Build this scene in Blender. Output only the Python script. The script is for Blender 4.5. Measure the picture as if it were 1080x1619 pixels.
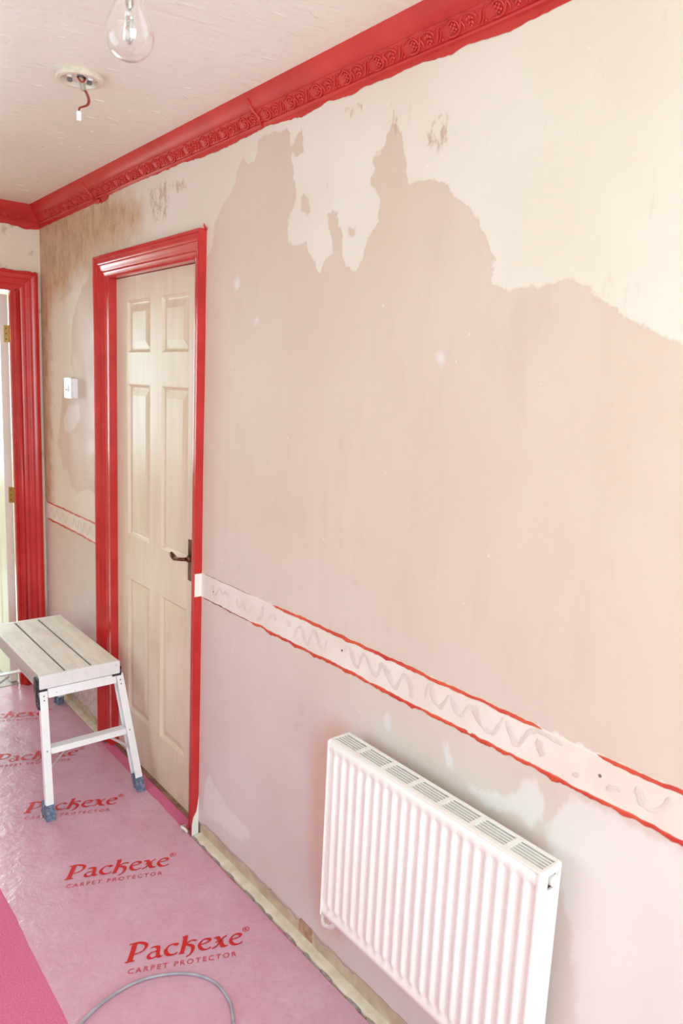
import bpy, bmesh, math, random
import numpy as np
from mathutils import Vector, Matrix, noise
for o in list(bpy.data.objects): bpy.data.objects.remove(o)
SC = bpy.context.scene
C = SC.collection
PI = math.pi

# ------------------------------------------------------------------ camera, world, lights, exposure
def make_camera():
    yaw, pitch, roll, F = 0.687573, 0.169173, 0.0468444, 1165.904
    cy, sy, cp, sp = math.cos(yaw), math.sin(yaw), math.cos(pitch), math.sin(pitch)
    fwd = Vector((sy*cp, cy*cp, -sp)); right = Vector((cy, -sy, 0)); up = right.cross(fwd)
    c, s = math.cos(roll), math.sin(roll)
    r = right*c + up*s; u = -right*s + up*c
    cam = bpy.data.cameras.new('camera'); o = bpy.data.objects.new('camera', cam); C.objects.link(o)
    m = Matrix((r, u, -fwd)).transposed().to_4x4(); m.translation = Vector((-1.182149, 0, 1.616066))
    o.matrix_world = m
    cam.sensor_fit = 'VERTICAL'; cam.sensor_height = 36.0; cam.sensor_width = 24.0
    cam.lens = F/1619*36; cam.clip_start = 0.02
    cam.dof.use_dof = True; cam.dof.focus_distance = 2.5; cam.dof.aperture_fstop = 5.6
    SC.camera = o
make_camera()

world = bpy.data.worlds.new('sky'); SC.world = world; world.use_nodes = True
world.node_tree.nodes['Background'].inputs[0].default_value = (0.75, 0.87, 1.0, 1)
world.node_tree.nodes['Background'].inputs[1].default_value = 1.5

def area(name, loc, target, sx, sy, power, col):
    l = bpy.data.lights.new(name, 'AREA'); l.shape = 'RECTANGLE'; l.size = sx; l.size_y = sy
    l.energy = power; l.color = col
    o = bpy.data.objects.new(name, l); C.objects.link(o); o.location = loc
    o.rotation_euler = (Vector(target)-Vector(loc)).to_track_quat('-Z', 'Y').to_euler()
    return o
# daylight through the glazed front door behind the camera, and through the window of the room at the far end
area('front_window_daylight', (-1.05, -1.47, 1.45), (-1.05, 2, 1.45), 1.35, 1.75, 50, (0.71, 0.965, 0.985))
area('far_window_daylight', (-0.35, 6.55, 1.5), (-0.35, 0, 1.5), 1.9, 1.3, 66, (0.71, 0.965, 1.0))
area('side_fill_light', (-2.04, 1.9, 1.4), (0, 1.9, 1.4), 1.3, 1.3, 5, (0.71, 0.965, 0.985))  # unseen fill lamp added at the left to even out the wall lighting

vs = SC.view_settings
vs.view_transform = 'Standard'; vs.look = 'None'; vs.exposure = 0.38; vs.gamma = 1; vs.use_curve_mapping = False
SC.cycles.max_bounces = 12; SC.cycles.diffuse_bounces = 8; SC.cycles.transparent_max_bounces = 16
SC.cycles.caustics_reflective = False; SC.cycles.caustics_refractive = False
SC.cycles.sample_clamp_indirect = 6

# ------------------------------------------------------------------ traced outlines on the plaster wall (y, z in metres)
MAIN = [(2.25,1.978),(2.196,1.978),(2.14,2.013),(2.115,2.089),(2.076,2.135),(2.012,2.17),(1.989,2.227),(1.961,2.258),(1.94,2.224),(1.897,2.228),(1.877,2.283),(1.828,2.289),(1.732,2.276),(1.718,2.216),(1.703,2.147),(1.69,2.101),(1.728,2.038),(1.714,1.985),(1.673,1.975),(1.639,1.983),(1.621,1.953),(1.576,1.897),(1.554,1.93),(1.521,1.932),(1.53,1.991),(1.555,2.037),(1.516,2.04),(1.49,1.976),(1.475,1.906),(1.427,1.888),(1.398,1.935),(1.389,1.964),(1.355,1.994),(1.352,2.048),(1.389,2.083),(1.374,2.129),(1.346,2.161),(1.328,2.204),(1.305,2.19),(1.284,2.149),(1.265,2.057),(1.23,2.065),(1.156,2.048),(1.121,2.012),(1.07,1.982),(1.037,1.939),(1.003,1.885),(1.003,1.829),(0.978,1.828),(0.968,1.814),(0.9,1.818),(0.889,1.811),(0.855,1.823),(0.808,1.823),(0.769,1.794),(0.723,1.765),(0.675,1.737),(0.622,1.715),(0.595,1.707),(-0.5,1.657),(-0.5,0.975),(2.25,0.975)]
ISL = [[(1.667,2.106),(1.646,2.096),(1.619,2.062),(1.635,2.046),(1.66,2.061)],[(1.464,1.994),(1.442,1.991),(1.439,1.97),(1.461,1.975)],[(1.718,2.227),(1.671,2.274),(1.661,2.205),(1.692,2.2)],[(1.358,2.087),(1.382,2.13),(1.369,2.157),(1.346,2.123),(1.348,2.085)]]
LEFT = [(3.112,2.094),(3.162,2.081),(3.186,2.012),(3.261,1.979),(3.34,1.904),(3.391,1.838),(3.403,1.742),(3.415,1.659),(3.369,1.6),(3.52,1.586),(3.543,1.468),(3.585,1.347),(3.607,1.284),(3.565,1.222),(3.541,1.164),(3.472,1.163),(3.432,1.093),(3.358,1.074),(3.293,1.098),(3.214,1.117),(3.139,1.105),(3.081,1.099),(3.047,1.334),(3.049,1.852),(3.071,2.09)]
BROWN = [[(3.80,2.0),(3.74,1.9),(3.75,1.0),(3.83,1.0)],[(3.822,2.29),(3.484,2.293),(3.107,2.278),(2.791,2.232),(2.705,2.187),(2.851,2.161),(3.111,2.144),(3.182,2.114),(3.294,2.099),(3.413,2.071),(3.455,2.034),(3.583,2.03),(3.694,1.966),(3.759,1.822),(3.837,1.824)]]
STREAK = [[(3.08,.07),(3.08,.36),(3.25,.24),(3.6,.14),(3.6,.06)],[(3.605,2.255),(3.57,2.25),(3.575,2.16),(3.61,2.164)],[(3.505,2.202),(3.44,2.181),(3.427,2.112),(3.413,2.057),(3.472,2.035),(3.511,2.079)],[(3.374,2.213),(3.297,2.209),(3.231,2.183),(3.255,2.134),(3.331,2.129),(3.393,2.157)],[(2.592,2.267),(2.462,2.262),(2.424,2.239),(2.461,2.153),(2.545,2.154),(2.582,2.202)],[(2.433,2.261),(2.323,2.252),(2.305,2.22),(2.377,2.222)],[(2.496,2.272),(2.443,2.273),(2.424,2.245),(2.481,2.249)],[(1.499,2.267),(1.44,2.267),(1.428,2.255),(1.481,2.253)],[(1.186,2.175),(1.161,2.187),(1.138,2.14),(1.163,2.114),(1.201,2.128),(1.218,2.151)],[(1.329,2.24),(1.309,2.203),(1.315,2.171),(1.33,2.208)]]
FILL = [[(-.5,.87),(.70,.87),(.76,.78),(.68,.6),(.62,.3),(.62,-.1),(-.5,-.1)],[(1.138,1.693),(1.123,1.696),(1.118,1.68),(1.128,1.674),(1.139,1.682)],[(1.991,1.913),(1.969,1.915),(1.965,1.893),(1.983,1.887)],[(1.876,1.798),(1.856,1.797),(1.852,1.785),(1.872,1.782)],[(1.234,0.822),(1.223,0.83),(1.216,0.799),(1.223,0.78),(1.234,0.795)],[(1.042,0.837),(1.022,0.836),(1.003,0.789),(1.022,0.79)],[(0.959,0.764),(0.899,0.785),(0.858,0.788),(0.816,0.847),(0.787,0.867),(0.765,0.803),(0.79,0.755),(0.831,0.769),(0.904,0.742)],[(2.133,0.174),(2.1,0.262),(2.063,0.243),(1.968,0.208),(1.809,0.19),(1.883,0.126),(2.028,0.118),(2.131,0.089)],[(3.529,1.395),(3.457,1.472),(3.318,1.479),(3.312,1.423),(3.379,1.362),(3.498,1.338)]]
SHADE_STAIN = [[(1.44,0.708),(1.463,0.68),(1.502,0.626),(1.51,0.527),(1.51,0.391),(1.491,0.242),(1.455,0.145),(1.431,0.1),(1.354,0.132),(1.397,0.725)]]  # warm shadow halo left of the radiator, painted in with its orange spotting
CEDGE = [(3.838,2.289),(3.626,2.293),(3.286,2.296),(3.064,2.299),(3.036,2.288),(2.968,2.294),(2.955,2.307),(2.742,2.31),(2.521,2.307),(2.326,2.308),(2.29,2.304),(2.219,2.3),(2.152,2.298),(1.997,2.3),(1.979,2.302),(1.898,2.305),(1.821,2.308),(1.678,2.294),(1.564,2.303),(1.504,2.298),(1.458,2.297),(1.437,2.301),(1.332,2.299),(1.237,2.301),(1.201,2.295),(1.15,2.293),(1.117,2.298),(1.07,2.295),(1.017,2.288),(0.975,2.292),(0.928,2.295),(0.877,2.298)]
GLUE = [[(2.091,0.948),(2.084,0.924),(2.072,0.918),(2.06,0.93),(2.043,0.947),(2.025,0.933),(2.008,0.943),(1.99,0.933)],[(1.934,0.941),(1.931,0.918),(1.912,0.92),(1.907,0.942),(1.885,0.919),(1.863,0.919),(1.854,0.939)],[(1.793,0.952),(1.786,0.94),(1.801,0.913),(1.818,0.905)],[(1.752,0.924),(1.741,0.941),(1.724,0.943),(1.719,0.928)],[(1.664,0.943),(1.65,0.944),(1.649,0.931)],[(1.621,0.907),(1.61,0.937),(1.588,0.943),(1.569,0.912),(1.556,0.908),(1.541,0.942),(1.526,0.954),(1.508,0.931),(1.494,0.909)],[(1.473,0.947),(1.482,0.908)],[(1.399,0.94),(1.385,0.956),(1.37,0.944),(1.353,0.915),(1.339,0.915),(1.33,0.942),(1.317,0.954),(1.298,0.934),(1.279,0.914),(1.266,0.921),(1.252,0.947),(1.232,0.942),(1.216,0.915)],[(1.264,0.936),(1.252,0.951),(1.235,0.937),(1.217,0.914),(1.201,0.908),(1.188,0.929),(1.172,0.952),(1.158,0.941),(1.148,0.919),(1.146,0.902)],[(1.102,0.918),(1.094,0.953),(1.085,0.95),(1.075,0.924),(1.057,0.914),(1.043,0.93),(1.031,0.953)],[(1.022,0.952),(1.014,0.931),(0.999,0.918),(0.987,0.923),(0.974,0.945),(0.96,0.951),(0.945,0.929),(0.927,0.916),(0.903,0.915),(0.891,0.935),(0.879,0.959)],[(0.871,0.955),(0.854,0.927),(0.84,0.914),(0.825,0.939),(0.814,0.955),(0.801,0.957)],[(0.794,0.949),(0.779,0.922)],[(0.794,0.944),(0.785,0.928),(0.777,0.919)],[(0.82,0.952),(0.796,0.964),(0.764,0.963),(0.736,0.959)],[(0.71,0.914),(0.704,0.911),(0.698,0.918)],[(0.584,0.946),(0.573,0.926),(0.561,0.917),(0.545,0.92),(0.53,0.936),(0.525,0.956)],[(0.64,0.914),(0.623,0.925),(0.611,0.925)]]

# ------------------------------------------------------------------ materials
def lin(c):
    return tuple(((v/255)/12.92 if v/255 <= 0.04045 else ((v/255+0.055)/1.055)**2.4) for v in c) + (1,)

class NT:
    def __init__(s, name):
        s.m = bpy.data.materials.new(name); s.m.use_nodes = True
        s.t = s.m.node_tree; s.n = s.t.nodes; s.b = s.n['Principled BSDF']
        s.pos = s.n.new('ShaderNodeTexCoord').outputs['Object']
    def link(s, a, b): s.t.links.new(a, b)
    def put(s, sock, v):
        if hasattr(v, 'is_linked') or isinstance(v, bpy.types.NodeSocket): s.link(v, sock)
        elif isinstance(v, (tuple, list)) and len(v) == 3 and sock.type == 'RGBA': sock.default_value = lin(v)
        else: sock.default_value = v
    def noise(s, scale, detail=4, rough=0.55, vec=None, stretch=None, dist=0.0):
        v = vec or s.pos
        if stretch:
            mp = s.n.new('ShaderNodeMapping'); mp.inputs['Scale'].default_value = stretch; s.link(v, mp.inputs[0]); v = mp.outputs[0]
        n = s.n.new('ShaderNodeTexNoise'); n.inputs['Scale'].default_value = scale; n.inputs['Detail'].default_value = detail
        n.inputs['Roughness'].default_value = rough; n.inputs['Distortion'].default_value = dist
        s.link(v, n.inputs['Vector']); return n.outputs['Fac']
    def voro(s, scale, vec=None):
        n = s.n.new('ShaderNodeTexVoronoi'); n.inputs['Scale'].default_value = scale; s.link(vec or s.pos, n.inputs['Vector']); return n.outputs['Distance']
    def math(s, op, a, b=0.0):
        n = s.n.new('ShaderNodeMath'); n.operation = op; s.put(n.inputs[0], a); s.put(n.inputs[1], b); return n.outputs[0]
    def rng(s, v, a, b, c=0.0, d=1.0):
        n = s.n.new('ShaderNodeMapRange'); s.put(n.inputs[0], v)
        for i, k in enumerate((a, b, c, d)): n.inputs[i+1].default_value = k
        return n.outputs[0]
    def mix(s, f, a, b):
        n = s.n.new('ShaderNodeMix'); n.data_type = 'RGBA'; s.put(n.inputs[0], f); s.put(n.inputs[6], a); s.put(n.inputs[7], b); return n.outputs[2]
    def attr(s, name):
        n = s.n.new('ShaderNodeAttribute'); n.attribute_name = name; return n.outputs['Fac']
    def bump(s, h, strength=0.3, dist=0.002):
        n = s.n.new('ShaderNodeBump'); n.inputs['Strength'].default_value = strength; n.inputs['Distance'].default_value = dist
        s.link(h, n.inputs['Height']); s.link(n.outputs[0], s.b.inputs['Normal']); return n
    def base(s, col, rough=0.6, spec=0.5, metal=0.0):
        s.put(s.b.inputs['Base Color'], col); s.put(s.b.inputs['Roughness'], rough)
        s.b.inputs['Specular IOR Level'].default_value = spec; s.b.inputs['Metallic'].default_value = metal

def simple(name, col, rough=0.5, col2=None, scale=8, bump=0.0, bscale=60, metal=0.0, spec=0.5, lo=0.4, hi=0.6, stretch=None):
    t = NT(name)
    c = t.mix(t.rng(t.noise(scale, stretch=stretch), lo, hi), col, col2) if col2 else lin(col)
    t.base(c, rough, spec, metal)
    if bump: t.bump(t.noise(bscale, stretch=stretch), bump)
    return t.m

def edge_mask(t, name, amp=0.02, scale=30, soft=0.002, off=0.0, stretch=None):
    n = t.noise(scale, 6, 0.65, stretch=stretch)
    v = t.math('ADD', t.attr(name), t.math('MULTIPLY', t.math('SUBTRACT', n, 0.5), amp))
    return t.rng(v, off-soft, off+soft)

def wall_plaster():
    t = NT('bare_plaster_and_old_paint')
    cream = t.mix(t.rng(t.noise(2.2, 5), 0.35, 0.65), (228, 220, 208), (222, 211, 196))
    cream = t.mix(t.rng(t.noise(14, 8, 0.7, stretch=(1, 1.6, 0.35)), 0.6, 0.75), cream, (212, 196, 176))
    # faint trowel scratches
    cream = t.mix(t.rng(t.noise(55, 8, 0.8, stretch=(1, 1, 0.12)), 0.70, 0.78), cream, (201, 180, 160))
    pink = t.mix(t.rng(t.noise(1.6, 5), 0.35, 0.65), (211, 191, 174), (216, 198, 184))
    pink = t.mix(t.rng(t.noise(5, 8, 0.7, stretch=(1, 1.8, 0.5)), 0.5, 0.75), pink, (207, 187, 171))
    low = t.mix(t.rng(t.noise(2.5, 6), 0.35, 0.65), (210, 196, 191), (217, 206, 202))
    low = t.mix(t.rng(t.noise(9, 8, 0.7), 0.6, 0.72), low, (203, 184, 180))
    pink = t.mix(t.attr('d_low'), pink, low)
    c = t.mix(edge_mask(t, 'd_main', 0.034, 38, 0.0013), cream, pink)
    rim = t.math('MULTIPLY', t.rng(t.math('ABSOLUTE', t.math('ADD', t.attr('d_main'), t.math('MULTIPLY', t.math('SUBTRACT', t.noise(38, 6, 0.65), 0.5), 0.034))), 0.0, 0.004, 1, 0), 0.35)
    c = t.mix(rim, c, (205, 180, 160))
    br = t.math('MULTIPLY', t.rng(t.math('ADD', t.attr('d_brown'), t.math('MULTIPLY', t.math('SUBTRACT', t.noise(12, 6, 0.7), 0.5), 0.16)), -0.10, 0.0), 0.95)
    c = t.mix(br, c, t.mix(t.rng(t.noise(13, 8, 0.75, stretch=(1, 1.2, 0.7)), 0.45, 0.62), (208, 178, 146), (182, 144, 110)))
    st = t.math('MULTIPLY', t.math('MULTIPLY', edge_mask(t, 'd_streak', 0.06, 60, 0.006, 0.0), t.rng(t.noise(42, 6, 0.7, stretch=(1, 1.3, 0.6)), 0.47, 0.56)), 0.75)
    c = t.mix(st, c, (186, 158, 138))
    ss = t.math('MULTIPLY', t.rng(t.math('ADD', t.attr('d_shade_stain'), t.math('MULTIPLY', t.math('SUBTRACT', t.noise(20, 5), 0.5), 0.05)), -0.04, 0.02), 0.55)  # radiator's reddish shadow put into the wall colour, plus a mild orange stain
    c = t.mix(ss, c, t.mix(t.rng(t.noise(22), 0.4, 0.6), (212, 160, 146), (214, 168, 138)))
    spots = t.rng(t.voro(16, None), 0.06, 0.045)
    c = t.mix(t.math('MULTIPLY', t.math('MULTIPLY', spots, t.rng(t.noise(3.1), 0.5, 0.55)), 0.6), c, (238, 228, 216))
    fl = edge_mask(t, 'd_fill', 0.05, 30, 0.006, stretch=(1, 1, 0.5))
    c = t.mix(t.math('MULTIPLY', fl, 0.65), c, (228, 224, 222))
    # brown strip along the corner: slight stain with corner shading painted in
    t.base(c, t.rng(t.noise(9, 5), 0.3, 0.7, 0.55, 0.38), 0.35)
    h = t.math('ADD', t.noise(14, 6, 0.6, stretch=(1, 1, 0.5)), t.math('MULTIPLY', edge_mask(t, 'd_main', 0.034, 38, 0.003), -0.25))
    t.bump(h, 0.35, 0.003)
    return t.m

M = {}
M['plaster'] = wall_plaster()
M['plain_wall'] = simple('plain_plaster', (232, 228, 220), 0.7, (236, 232, 226), 2.0, 0.2, 20)
M['mortar'] = simple('bare_mortar', (206, 188, 165), 0.9, (188, 166, 142), 14, 0.6, 60)
M['brick'] = simple('exposed_brick', (192, 156, 132), 0.9, (174, 128, 104), 40, 0.6, 90)
M['residue'] = simple('plaster_residue', (226, 214, 196), 0.85, (212, 198, 178), 18, 0.5, 60)
M['adhesive'] = simple('grey_adhesive', (168, 158, 146), 0.9, (142, 132, 122), 40, 0.7, 90)
M['concrete'] = simple('dusty_subfloor', (190, 178, 168), 0.9, (172, 158, 148), 20, 0.4, 60)
def far_wall():
    t = NT('cream_wall_paint')
    c = t.mix(t.rng(t.noise(3, 5), 0.35, 0.65), (234, 224, 206), (226, 214, 194))
    c = t.mix(t.math('MULTIPLY', t.rng(t.noise(16, 5, 0.6), 0.6, 0.66), 0.5), c, (176, 158, 138))
    t.base(c, 0.6); t.bump(t.noise(25), 0.2); return t.m
M['cream_wall'] = far_wall()
def ceiling_mat():
    t = NT('textured_ceiling_paint')
    c = t.mix(t.rng(t.noise(1.3, 4), 0.35, 0.65), (238, 239, 226), (233, 232, 217))
    t.base(c, 0.42, 0.5)
    t.bump(t.math('ADD', t.noise(9, 4, 0.5, stretch=(1, 2.5, 1), dist=1.5), t.math('MULTIPLY', t.noise(70, 2), 0.15)), 0.4, 0.006); return t.m
M['ceiling'] = ceiling_mat()
M['artex'] = simple('ceiling_brush_ridges', (230, 223, 211), 0.4)
def red_paint(name, a, b, rough, bump):
    t = NT(name)
    c = t.mix(t.rng(t.noise(7, 6, 0.6), 0.35, 0.7), a, b)
    t.base(c, rough, 0.5); t.bump(t.noise(45, 4, 0.6), bump, 0.002); return t.m
M['red_cornice'] = red_paint('red_cornice_paint', (202, 56, 47), (186, 43, 38), 0.42, 0.25)
M['red_gloss'] = red_paint('red_gloss_paint', (202, 52, 49), (184, 38, 39), 0.2, 0.08)
M['red_ridge'] = red_paint('red_paint_ridge', (214, 84, 48), (186, 42, 40), 0.4, 0.4)
M['brown_ridge'] = simple('dull_paint_ridge', (120, 62, 54), 0.6, (150, 74, 66), 30)
M['dado'] = simple('cream_wall_strip', (231, 222, 212), 0.6, (224, 211, 199), 6, 0.15, 40)
M['glue'] = simple('dried_glue', (219, 208, 198), 0.5, (212, 199, 188), 30)
M['door_cream'] = simple('cream_door_paint', (226, 211, 190), 0.3, (220, 203, 180), 3, 0.12, 26, stretch=(1, 6, 1))
M['door_white'] = simple('white_door_paint', (236, 233, 222), 0.3, (230, 226, 212), 3)
M['bare_primer'] = simple('bare_white_primer', (238, 236, 230), 0.5)
M['bronze'] = simple('aged_bronze', (120, 78, 62), 0.28, (96, 58, 46), 40, metal=0.85)
M['brass'] = simple('brass', (190, 160, 90), 0.3, metal=0.9)
M['dark'] = simple('dark_gap', (60, 40, 34), 0.8)
M['white_plastic'] = simple('white_plastic', (240, 240, 240), 0.3)
M['old_plastic'] = simple('aged_white_plastic', (226, 218, 202), 0.4, (212, 202, 184), 30)
M['grey_plastic'] = simple('grey_plastic', (120, 120, 120), 0.5)
M['black_plastic'] = simple('black_plastic_splattered', (44, 42, 46), 0.5, (120, 118, 118), 90, 0.4, 90, lo=0.56, hi=0.64)
M['blue_foot'] = simple('slate_plastic_foot', (84, 98, 124), 0.5, (130, 142, 164), 90, lo=0.45, hi=0.65)
def alu(name, a, b, rough):
    t = NT(name)
    c = t.mix(t.rng(t.noise(6, 7, 0.7, stretch=(3, 0.7, 3)), 0.4, 0.68), a, b)
    c = t.mix(t.rng(t.noise(60, 4, 0.6), 0.70, 0.74), c, (120, 108, 98))
    t.base(c, rough, 0.5, 0.15); t.bump(t.noise(40), 0.1); return t.m
M['alu_deck'] = alu('dusty_aluminium_deck', (240, 238, 230), (220, 214, 204), 0.5)
M['alu'] = alu('painted_aluminium', (248, 250, 252), (240, 242, 244), 0.35)
M['alu_side'] = alu('dull_aluminium', (196, 186, 184), (180, 170, 168), 0.45)
M['groove'] = simple('groove_dark', (112, 104, 92), 0.8)  # dark tone for the deck grooves and nail holes
M['rad'] = simple('white_radiator_enamel', (238, 234, 230), 0.28, (235, 230, 225), 4)
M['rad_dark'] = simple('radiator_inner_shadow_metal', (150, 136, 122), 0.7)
M['chrome'] = simple('nickel', (200, 196, 190), 0.25, metal=1.0)
def carpet_mat():
    t = NT('crimson_carpet')
    c = t.mix(t.rng(t.noise(3, 6, 0.6), 0.35, 0.65), (214, 106, 148), (206, 92, 136))
    c = t.mix(t.rng(t.noise(240, 2), 0.35, 0.65), c, (222, 128, 158))
    t.base(c, 0.95, 0.1); t.bump(t.noise(420, 2), 0.6, 0.003); return t.m
M['carpet'] = carpet_mat()
def film_mat():
    t = NT('clear_protective_film')
    t.n.remove(t.b)
    out = t.n['Material Output']
    tr = t.n.new('ShaderNodeBsdfTransparent'); tr.inputs[0].default_value = lin((255, 246, 248))
    df = t.n.new('ShaderNodeBsdfDiffuse'); df.inputs[0].default_value = lin((240, 224, 240))
    gl = t.n.new('ShaderNodeBsdfGlossy'); gl.inputs['Roughness'].default_value = 0.24; gl.inputs[0].default_value = (1, 1, 1, 1)
    m1 = t.n.new('ShaderNodeMixShader'); t.put(m1.inputs[0], t.rng(t.math('ADD', t.noise(5, 6, 0.65), t.math('MULTIPLY', t.math('SUBTRACT', t.noise(70, 3), 0.5), 0.25)), 0.3, 0.75, 0.33, 0.48))
    t.link(tr.outputs[0], m1.inputs[1]); t.link(df.outputs[0], m1.inputs[2])
    fr = t.n.new('ShaderNodeFresnel'); fr.inputs[0].default_value = 1.7
    m2 = t.n.new('ShaderNodeMixShader'); gm = t.n.new('ShaderNodeNewGeometry'); t.link(t.math('MULTIPLY', fr.outputs[0], t.math('SUBTRACT', 1.0, gm.outputs['Backfacing'])), m2.inputs[0]); t.link(m1.outputs[0], m2.inputs[1]); t.link(gl.outputs[0], m2.inputs[2])
    bp = t.n.new('ShaderNodeBump'); bp.inputs['Strength'].default_value = 0.5; bp.inputs['Distance'].default_value = 0.004
    h = t.math('ADD', t.noise(28, 5, 0.6, dist=1.2), t.math('MULTIPLY', t.noise(9, 3, 0.5, dist=2.0), 1.2))
    t.link(h, bp.inputs['Height'])
    for nd in (df, gl, fr): t.link(bp.outputs[0], nd.inputs['Normal'])
    t.link(m2.outputs[0], out.inputs[0]); return t.m
M['film'] = film_mat()
M['ink'] = simple('red_ink', (206, 34, 34), 0.45)
M['ink2'] = simple('dull_red_ink', (196, 74, 84), 0.5)
M['cable'] = simple('grey_cable_sheath', (168, 170, 180), 0.4, (150, 152, 162), 30)
def glass():
    t = NT('clear_glass'); t.base((255, 255, 255), 0.0); t.b.inputs['Transmission Weight'].default_value = 1; t.b.inputs['IOR'].default_value = 1.47; return t.m
M['glass'] = glass()
M['wire_brown'] = simple('brown_wire', (142, 62, 46), 0.45)
M['wire_red'] = simple('red_wire', (178, 52, 44), 0.45)
M['wire_grey'] = simple('grey_wire_sheath', (176, 164, 146), 0.6)

# ------------------------------------------------------------------ mesh helpers (all coordinates in world metres)
class MB:
    def __init__(s): s.v = []; s.f = []
    def add(s, vs, fs):
        k = len(s.v); s.v += [tuple(v) for v in vs]; s.f += [tuple(i+k for i in f) for f in fs]
    def box(s, x0, x1, y0, y1, z0, z1, bev=0.0):
        if bev > 0:
            bm = bmesh.new(); bmesh.ops.create_cube(bm, size=1)
            for v in bm.verts: v.co = Vector((x0+(v.co.x+.5)*(x1-x0), y0+(v.co.y+.5)*(y1-y0), z0+(v.co.z+.5)*(z1-z0)))
            bmesh.ops.bevel(bm, geom=bm.edges[:], offset=bev, segments=2, affect='EDGES')
            bm.verts.index_update(); s.add([v.co[:] for v in bm.verts], [[v.index for v in f.verts] for f in bm.faces]); bm.free(); return
        s.add([(x0,y0,z0),(x1,y0,z0),(x1,y1,z0),(x0,y1,z0),(x0,y0,z1),(x1,y0,z1),(x1,y1,z1),(x0,y1,z1)],
              [(0,3,2,1),(4,5,6,7),(0,1,5,4),(1,2,6,5),(2,3,7,6),(3,0,4,7)])
    def hexa(s, lo, hi):   # two quads of 4 points each (bottom ring, top ring)
        s.add(list(lo)+list(hi), [(0,3,2,1),(4,5,6,7),(0,1,5,4),(1,2,6,5),(2,3,7,6),(3,0,4,7)])
    def tube(s, pts, r, n=8, cap=True):
        P = [Vector(p) for p in pts]; rs = r if isinstance(r, (list, tuple)) else [r]*len(P)
        vs, fs = [], []; ref = None
        for i, p in enumerate(P):
            d = (P[min(i+1, len(P)-1)]-P[max(i-1, 0)]).normalized()
            if ref is None: ref = Vector((0,0,1)) if abs(d.z) < .9 else Vector((1,0,0))
            a = (ref - d*ref.dot(d)).normalized(); b = d.cross(a); ref = a
            for k in range(n):
                t = 2*PI*k/n; vs.append(p + a*math.cos(t)*rs[i] + b*math.sin(t)*rs[i])
        for i in range(len(P)-1):
            for k in range(n): fs.append((i*n+k, i*n+(k+1)%n, (i+1)*n+(k+1)%n, (i+1)*n+k))
        if cap: fs.append(tuple(range(n-1, -1, -1))); fs.append(tuple((len(P)-1)*n+k for k in range(n)))
        s.add(vs, fs)
    def lathe(s, prof, c, n=32, axis='z'):
        vs, fs = [], []
        for r, h in prof:
            for k in range(n):
                t = 2*PI*k/n; a, b = r*math.cos(t), r*math.sin(t)
                if axis == 'z': vs.append((c[0]+a, c[1]+b, c[2]+h))
                elif axis == 'x': vs.append((c[0]+h, c[1]+a, c[2]+b))
                else: vs.append((c[0]+a, c[1]+h, c[2]+b))
        for i in range(len(prof)-1):
            for k in range(n): fs.append((i*n+k, i*n+(k+1)%n, (i+1)*n+(k+1)%n, (i+1)*n+k))
        s.add(vs, fs)
    def blob(s, c, rx, ry, rz, n=8, m=5, rot=None):
        vs, fs = [], []
        for i in range(m+1):
            a = PI*i/m
            for k in range(n):
                b = 2*PI*k/n; v = Vector((rx*math.sin(a)*math.cos(b), ry*math.sin(a)*math.sin(b), rz*math.cos(a)))
                if rot: v = rot @ v
                vs.append(Vector(c)+v)
        for i in range(m):
            for k in range(n): fs.append((i*n+k, (i+1)*n+k, (i+1)*n+(k+1)%n, i*n+(k+1)%n))
        s.add(vs, fs)
    def extrude(s, prof, axis_pts, frame):  # prof 2-D list; axis_pts list of params; frame(u, v, t)->xyz
        vs, fs = [], []; n = len(prof)
        for t in axis_pts:
            for u, v in prof: vs.append(frame(u, v, t))
        for i in range(len(axis_pts)-1):
            for k in range(n-1): fs.append((i*n+k, i*n+k+1, (i+1)*n+k+1, (i+1)*n+k))
        s.add(vs, fs)
    def build(s, name, mat, parent=None, smooth=False, origin=None, fix=True):
        org = Vector(origin) if origin is not None else (parent_origin(parent) if parent else Vector((0,0,0)))
        me = bpy.data.meshes.new(name)
        me.from_pydata([tuple(Vector(v)-org) for v in s.v], [], s.f); me.materials.append(mat if not isinstance(mat, str) else M[mat])
        if fix:
            bm = bmesh.new(); bm.from_mesh(me); bmesh.ops.remove_doubles(bm, verts=bm.verts, dist=1e-6); bmesh.ops.recalc_face_normals(bm, faces=bm.faces); bm.to_mesh(me); bm.free()
        if smooth:
            me.polygons.foreach_set('use_smooth', [True]*len(me.polygons))
            if smooth == 'auto': me.set_sharp_from_angle(angle=math.radians(40))
        o = bpy.data.objects.new(name, me); C.objects.link(o)
        if parent: o.parent = parent; o.location = org-parent_origin(parent)
        else: o.location = org
        return o
def parent_origin(p):
    v = Vector((0,0,0))
    while p is not None: v += p.location; p = p.parent
    return v
def empty(name, loc):
    o = bpy.data.objects.new(name, None); C.objects.link(o); o.location = loc; o.empty_display_size = 0.05; return o
def tag(o, label=None, cat=None, group=None, kind=None):
    if label: o['label'] = label
    if cat: o['category'] = cat
    if group: o['group'] = group
    if kind: o['kind'] = kind
    return o
def struct(o, label=None, cat=None):
    o['kind'] = 'structure'
    if label: o['label'] = label
    if cat: o['category'] = cat
    return o
def fbm(x, y=0.0, z=0.0, o=4): return noise.fractal(Vector((x, y, z)), 0.7, 2.0, o)
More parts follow.
